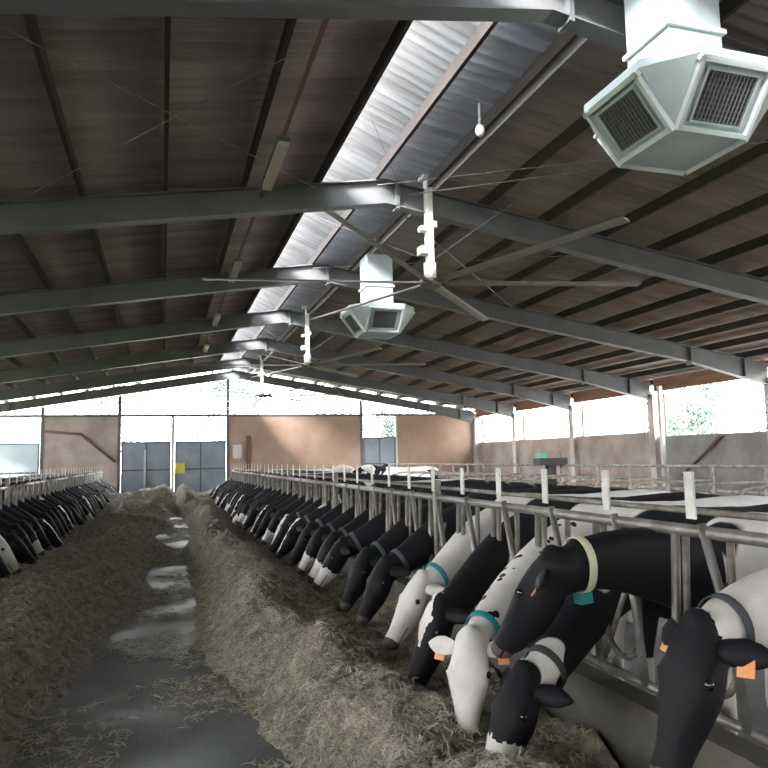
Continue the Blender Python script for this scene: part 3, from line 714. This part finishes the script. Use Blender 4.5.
# ------------------------------------------------------------------ hanging air coolers
def cooler():
    r = empty('air_diffuser')
    zt, zb = .45, 0
    B = [Vector((sx_ * .34, sy * .34, 0)) for sx_, sy in ((-1, -1), (1, -1), (1, 1), (-1, 1))]
    T = [Vector(p) for p in ((-.38, -.68, zt), (.38, -.68, zt), (.68, -.38, zt), (.68, .38, zt), (.38, .68, zt), (-.38, .68, zt), (-.68, .38, zt), (-.68, -.38, zt))]
    mb = MB(); mb.v = B + T + [v + Vector((0, 0, .07)) for v in T]
    mb.f = [(0, 3, 2, 1), (0, 1, 5, 4), (1, 2, 7, 6), (2, 3, 9, 8), (3, 0, 11, 10), (1, 6, 5), (2, 8, 7), (3, 10, 9), (0, 4, 11)]
    for j in range(8): mb.f.append((4 + j, 4 + (j + 1) % 8, 12 + (j + 1) % 8, 12 + j))
    mb.f.append(tuple(range(12, 20))); mb.sm = [False] * len(mb.f)
    mb.build('diffuser_body', M['duct'], r)
    MB().bb(-.27, .27, -.27, .27, zt + .07, 1.62).build('duct', M['duct'], r)
    MB().bb(-.30, .30, -.30, .30, .95, .99).build('duct_flange', M['ducttrim'], r); MB().bb(-.33, .33, -.33, .33, zt + .07, zt + .10).build('duct_flange', M['ducttrim'], r)
    for k in range(4):
        rz = Matrix.Rotation(k * PI / 2, 3, 'Z')
        # face plane: from bottom (x±.34, y=-.34, 0) to top (±.38, -.68, .45)
        a = Vector((0, -.34, 0)); b_ = Vector((0, -.68, zt)); sl = (b_ - a); L = sl.length; sv = sl.normalized(); xv = Vector((1, 0, 0)); nv = xv.cross(sv).normalized()
        rot = rz @ Matrix((xv, sv, nv)).transposed()
        def P(u, v, w2): return rz @ (a + xv * u + sv * v + nv * w2)
        fr = MB()
        s = .30 if k % 1 == 0 else .3
        fr.box(P(0, .02, .02), (.68, .035, .05), rot).box(P(0, L - .03, .02), (.74, .035, .05), rot)
        fr.box(P(-.335, L / 2, .02), (.035, L, .05), rot).box(P(.335, L / 2, .02), (.035, L, .05), rot)
        fb = fr.build('outlet_frame', M['ducttrim'], r)
        fr2 = MB(); i0, i1 = -.25, .25; v0, v1 = .08, L - .09
        fr2.box(P(0, v0, .012), (.52, .02, .03), rot).box(P(0, v1, .012), (.52, .02, .03), rot).box(P(i0, (v0 + v1) / 2, .012), (.02, v1 - v0, .03), rot).box(P(i1, (v0 + v1) / 2, .012), (.02, v1 - v0, .03), rot)
        fr2.build('grille_rim', M['duct'], fb)
        MB().box(P(0, (v0 + v1) / 2, .003), (.5, v1 - v0, .006), rot).build('grille_back', M['grille'], fb)
        sl_ = MB()
        for q in range(13): sl_.box(P(-.25 + .5 * (q + .5) / 13, (v0 + v1) / 2, .016), (.010, v1 - v0, .012), rot)
        for q in range(9): sl_.box(P(0, v0 + (v1 - v0) * (q + .5) / 9, .012), (.5, .008, .010), rot)
        sl_.build('grille_slats', M['steel'], fb)
    return r
c0 = cooler()
for i, (x, y, z) in enumerate(((4.24, 4.74, 4.27), (4.2, 13.6, 4.22))):
    o = c0 if i == 0 else copy_tree(c0); o.location = (x, y, z)
    tag(o, ['big pale metal air diffuser with grilles hanging at the top right', 'small far pale metal air diffuser on a duct below the ridge'][i], 'air diffuser', 'hanging air diffusers')

# roof bracing rods
for i, (a, b_) in enumerate([((6.6, 7.35, 5.6), (3.05, 11.0, 6.0)), ((8.2, 5.3, 5.3), (3.2, 10.2, 6.0)), ((3.2, 10.4, 6.0), (8.2, 15.2, 5.3)), ((8.2, 10.4, 5.3), (3.2, 15.2, 6.0)), ((-2, 10.2, 5.2), (2.2, 5.3, 5.85)), ((2.2, 10.2, 5.85), (-2, 5.3, 5.2))]):
    tag(MB().tube([a, b_], .012 if i in (0, 2) else .006, 6).build('bracing_rod', M['galv'], None), '%s thin diagonal roof bracing rod of the %s bay' % (['pale', 'pale crossing', 'pale', 'pale crossing', 'dark', 'dark crossing'][i], ['nearest right', 'nearest right', 'second right', 'second right', 'nearest left', 'nearest left'][i]), 'rod', 'roof bracing rods')
tag(MB().ell((3.75, 7.6, 5.75), (.06, .06, .08), 10, 8).tube([(3.75, 7.6, 5.8), (3.75, 7.6, 6.1)], .015, 6).build('round_lamp', M['white']), 'small round white lamp under the lit roof sheets by the ridge', 'lamp')

# ------------------------------------------------------------------ trees outside
def tree_proto(seed, h, r):
    rn = random.Random(seed)
    root = empty('tree'); 
    m = MB().tube([(0, 0, -.2), (.05, 0, h * .35), (0, .1, h * .6), (.1, 0, h * .85)], [.22, .16, .11, .04], 8)
    for k in range(7):
        a = rn.uniform(0, 2 * PI); z0 = h * rn.uniform(.3, .65); e = Vector((math.cos(a) * r * .7, math.sin(a) * r * .7, z0 + h * .2))
        m.tube([(0, 0, z0), e * .5 + Vector((0, 0, z0 * .5 + .1)), e], [.08, .05, .02], 6)
    m.build('trunk', M['bark'], root)
    lv = MB(); cl = []
    for k in range(26):
        a = rn.uniform(0, 2 * PI); zz = rn.uniform(.3, 1.0); rr = r * math.sqrt(max(.05, 1 - ((zz - .6) / .45) ** 2)) * rn.uniform(.3, 1)
        cl.append((Vector((math.cos(a) * rr, math.sin(a) * rr, h * zz)), rn.uniform(.5, 1.0) * r * .38))
    for c, s in cl:
        for q in range(120):
            d = Vector((rn.gauss(0, 1), rn.gauss(0, 1), rn.gauss(0, 1))).normalized() * s * rn.uniform(.5, 1.05); p = c + d
            u = Vector((rn.gauss(0, 1), rn.gauss(0, 1), rn.gauss(0, 1))).normalized(); v = u.cross(d).normalized(); L = rn.uniform(.09, .17)
            b = len(lv.v); lv.v += [p - u * L, p + v * L * .5, p + u * L, p - v * L * .5]; lv.f.append((b, b + 1, b + 2, b + 3)); lv.sm.append(False)
    me = bpy.data.meshes.new('foliage'); me.from_pydata([tuple(v) for v in lv.v], [], lv.f); o = bpy.data.objects.new('foliage', me); COL.objects.link(o); me.materials.append(M['leaf']); o.parent = root
    return root
T0 = tree_proto(1, 6.5, 2.6); T1 = tree_proto(2, 8.5, 3.4)
TR = [(27, 17.5, 0), (31, 24, 1), (26, 30, 0), (36, 31, 1), (40, 46, 1), (33, 12, 1), (48, 40, 1), (5, 52, 1), (11, 46, 1), (17, 50, 0), (-4, 58, 1), (24, 56, 1), (-16, 60, 1)]
used = set()
for i, (x, y, k) in enumerate(TR):
    p = (T0, T1)[k]
    o = p if k not in used else copy_tree(p); used.add(k)
    o.location = (x, y, -.4); o.rotation_euler = (0, 0, i * 1.3); s = 1 + .12 * math.sin(i * 2.1); o.scale = (s, s, s)
    tag(o, 'pale leafy tree outside %s' % (['the right wall, nearest in the widest opening', 'the right wall, taller one behind', 'the right wall beyond the middle columns', 'the right wall, big one farther out', 'the far right corner', 'the right wall near the picture edge', 'the far right in the distance', 'the end wall behind the brown panel', 'the end wall right of the gable post', 'the end wall near the narrow grey door', 'the end wall behind the gates', 'the end wall behind the right brown panel', 'the far left corner'][i]), 'tree', 'trees outside the barn')
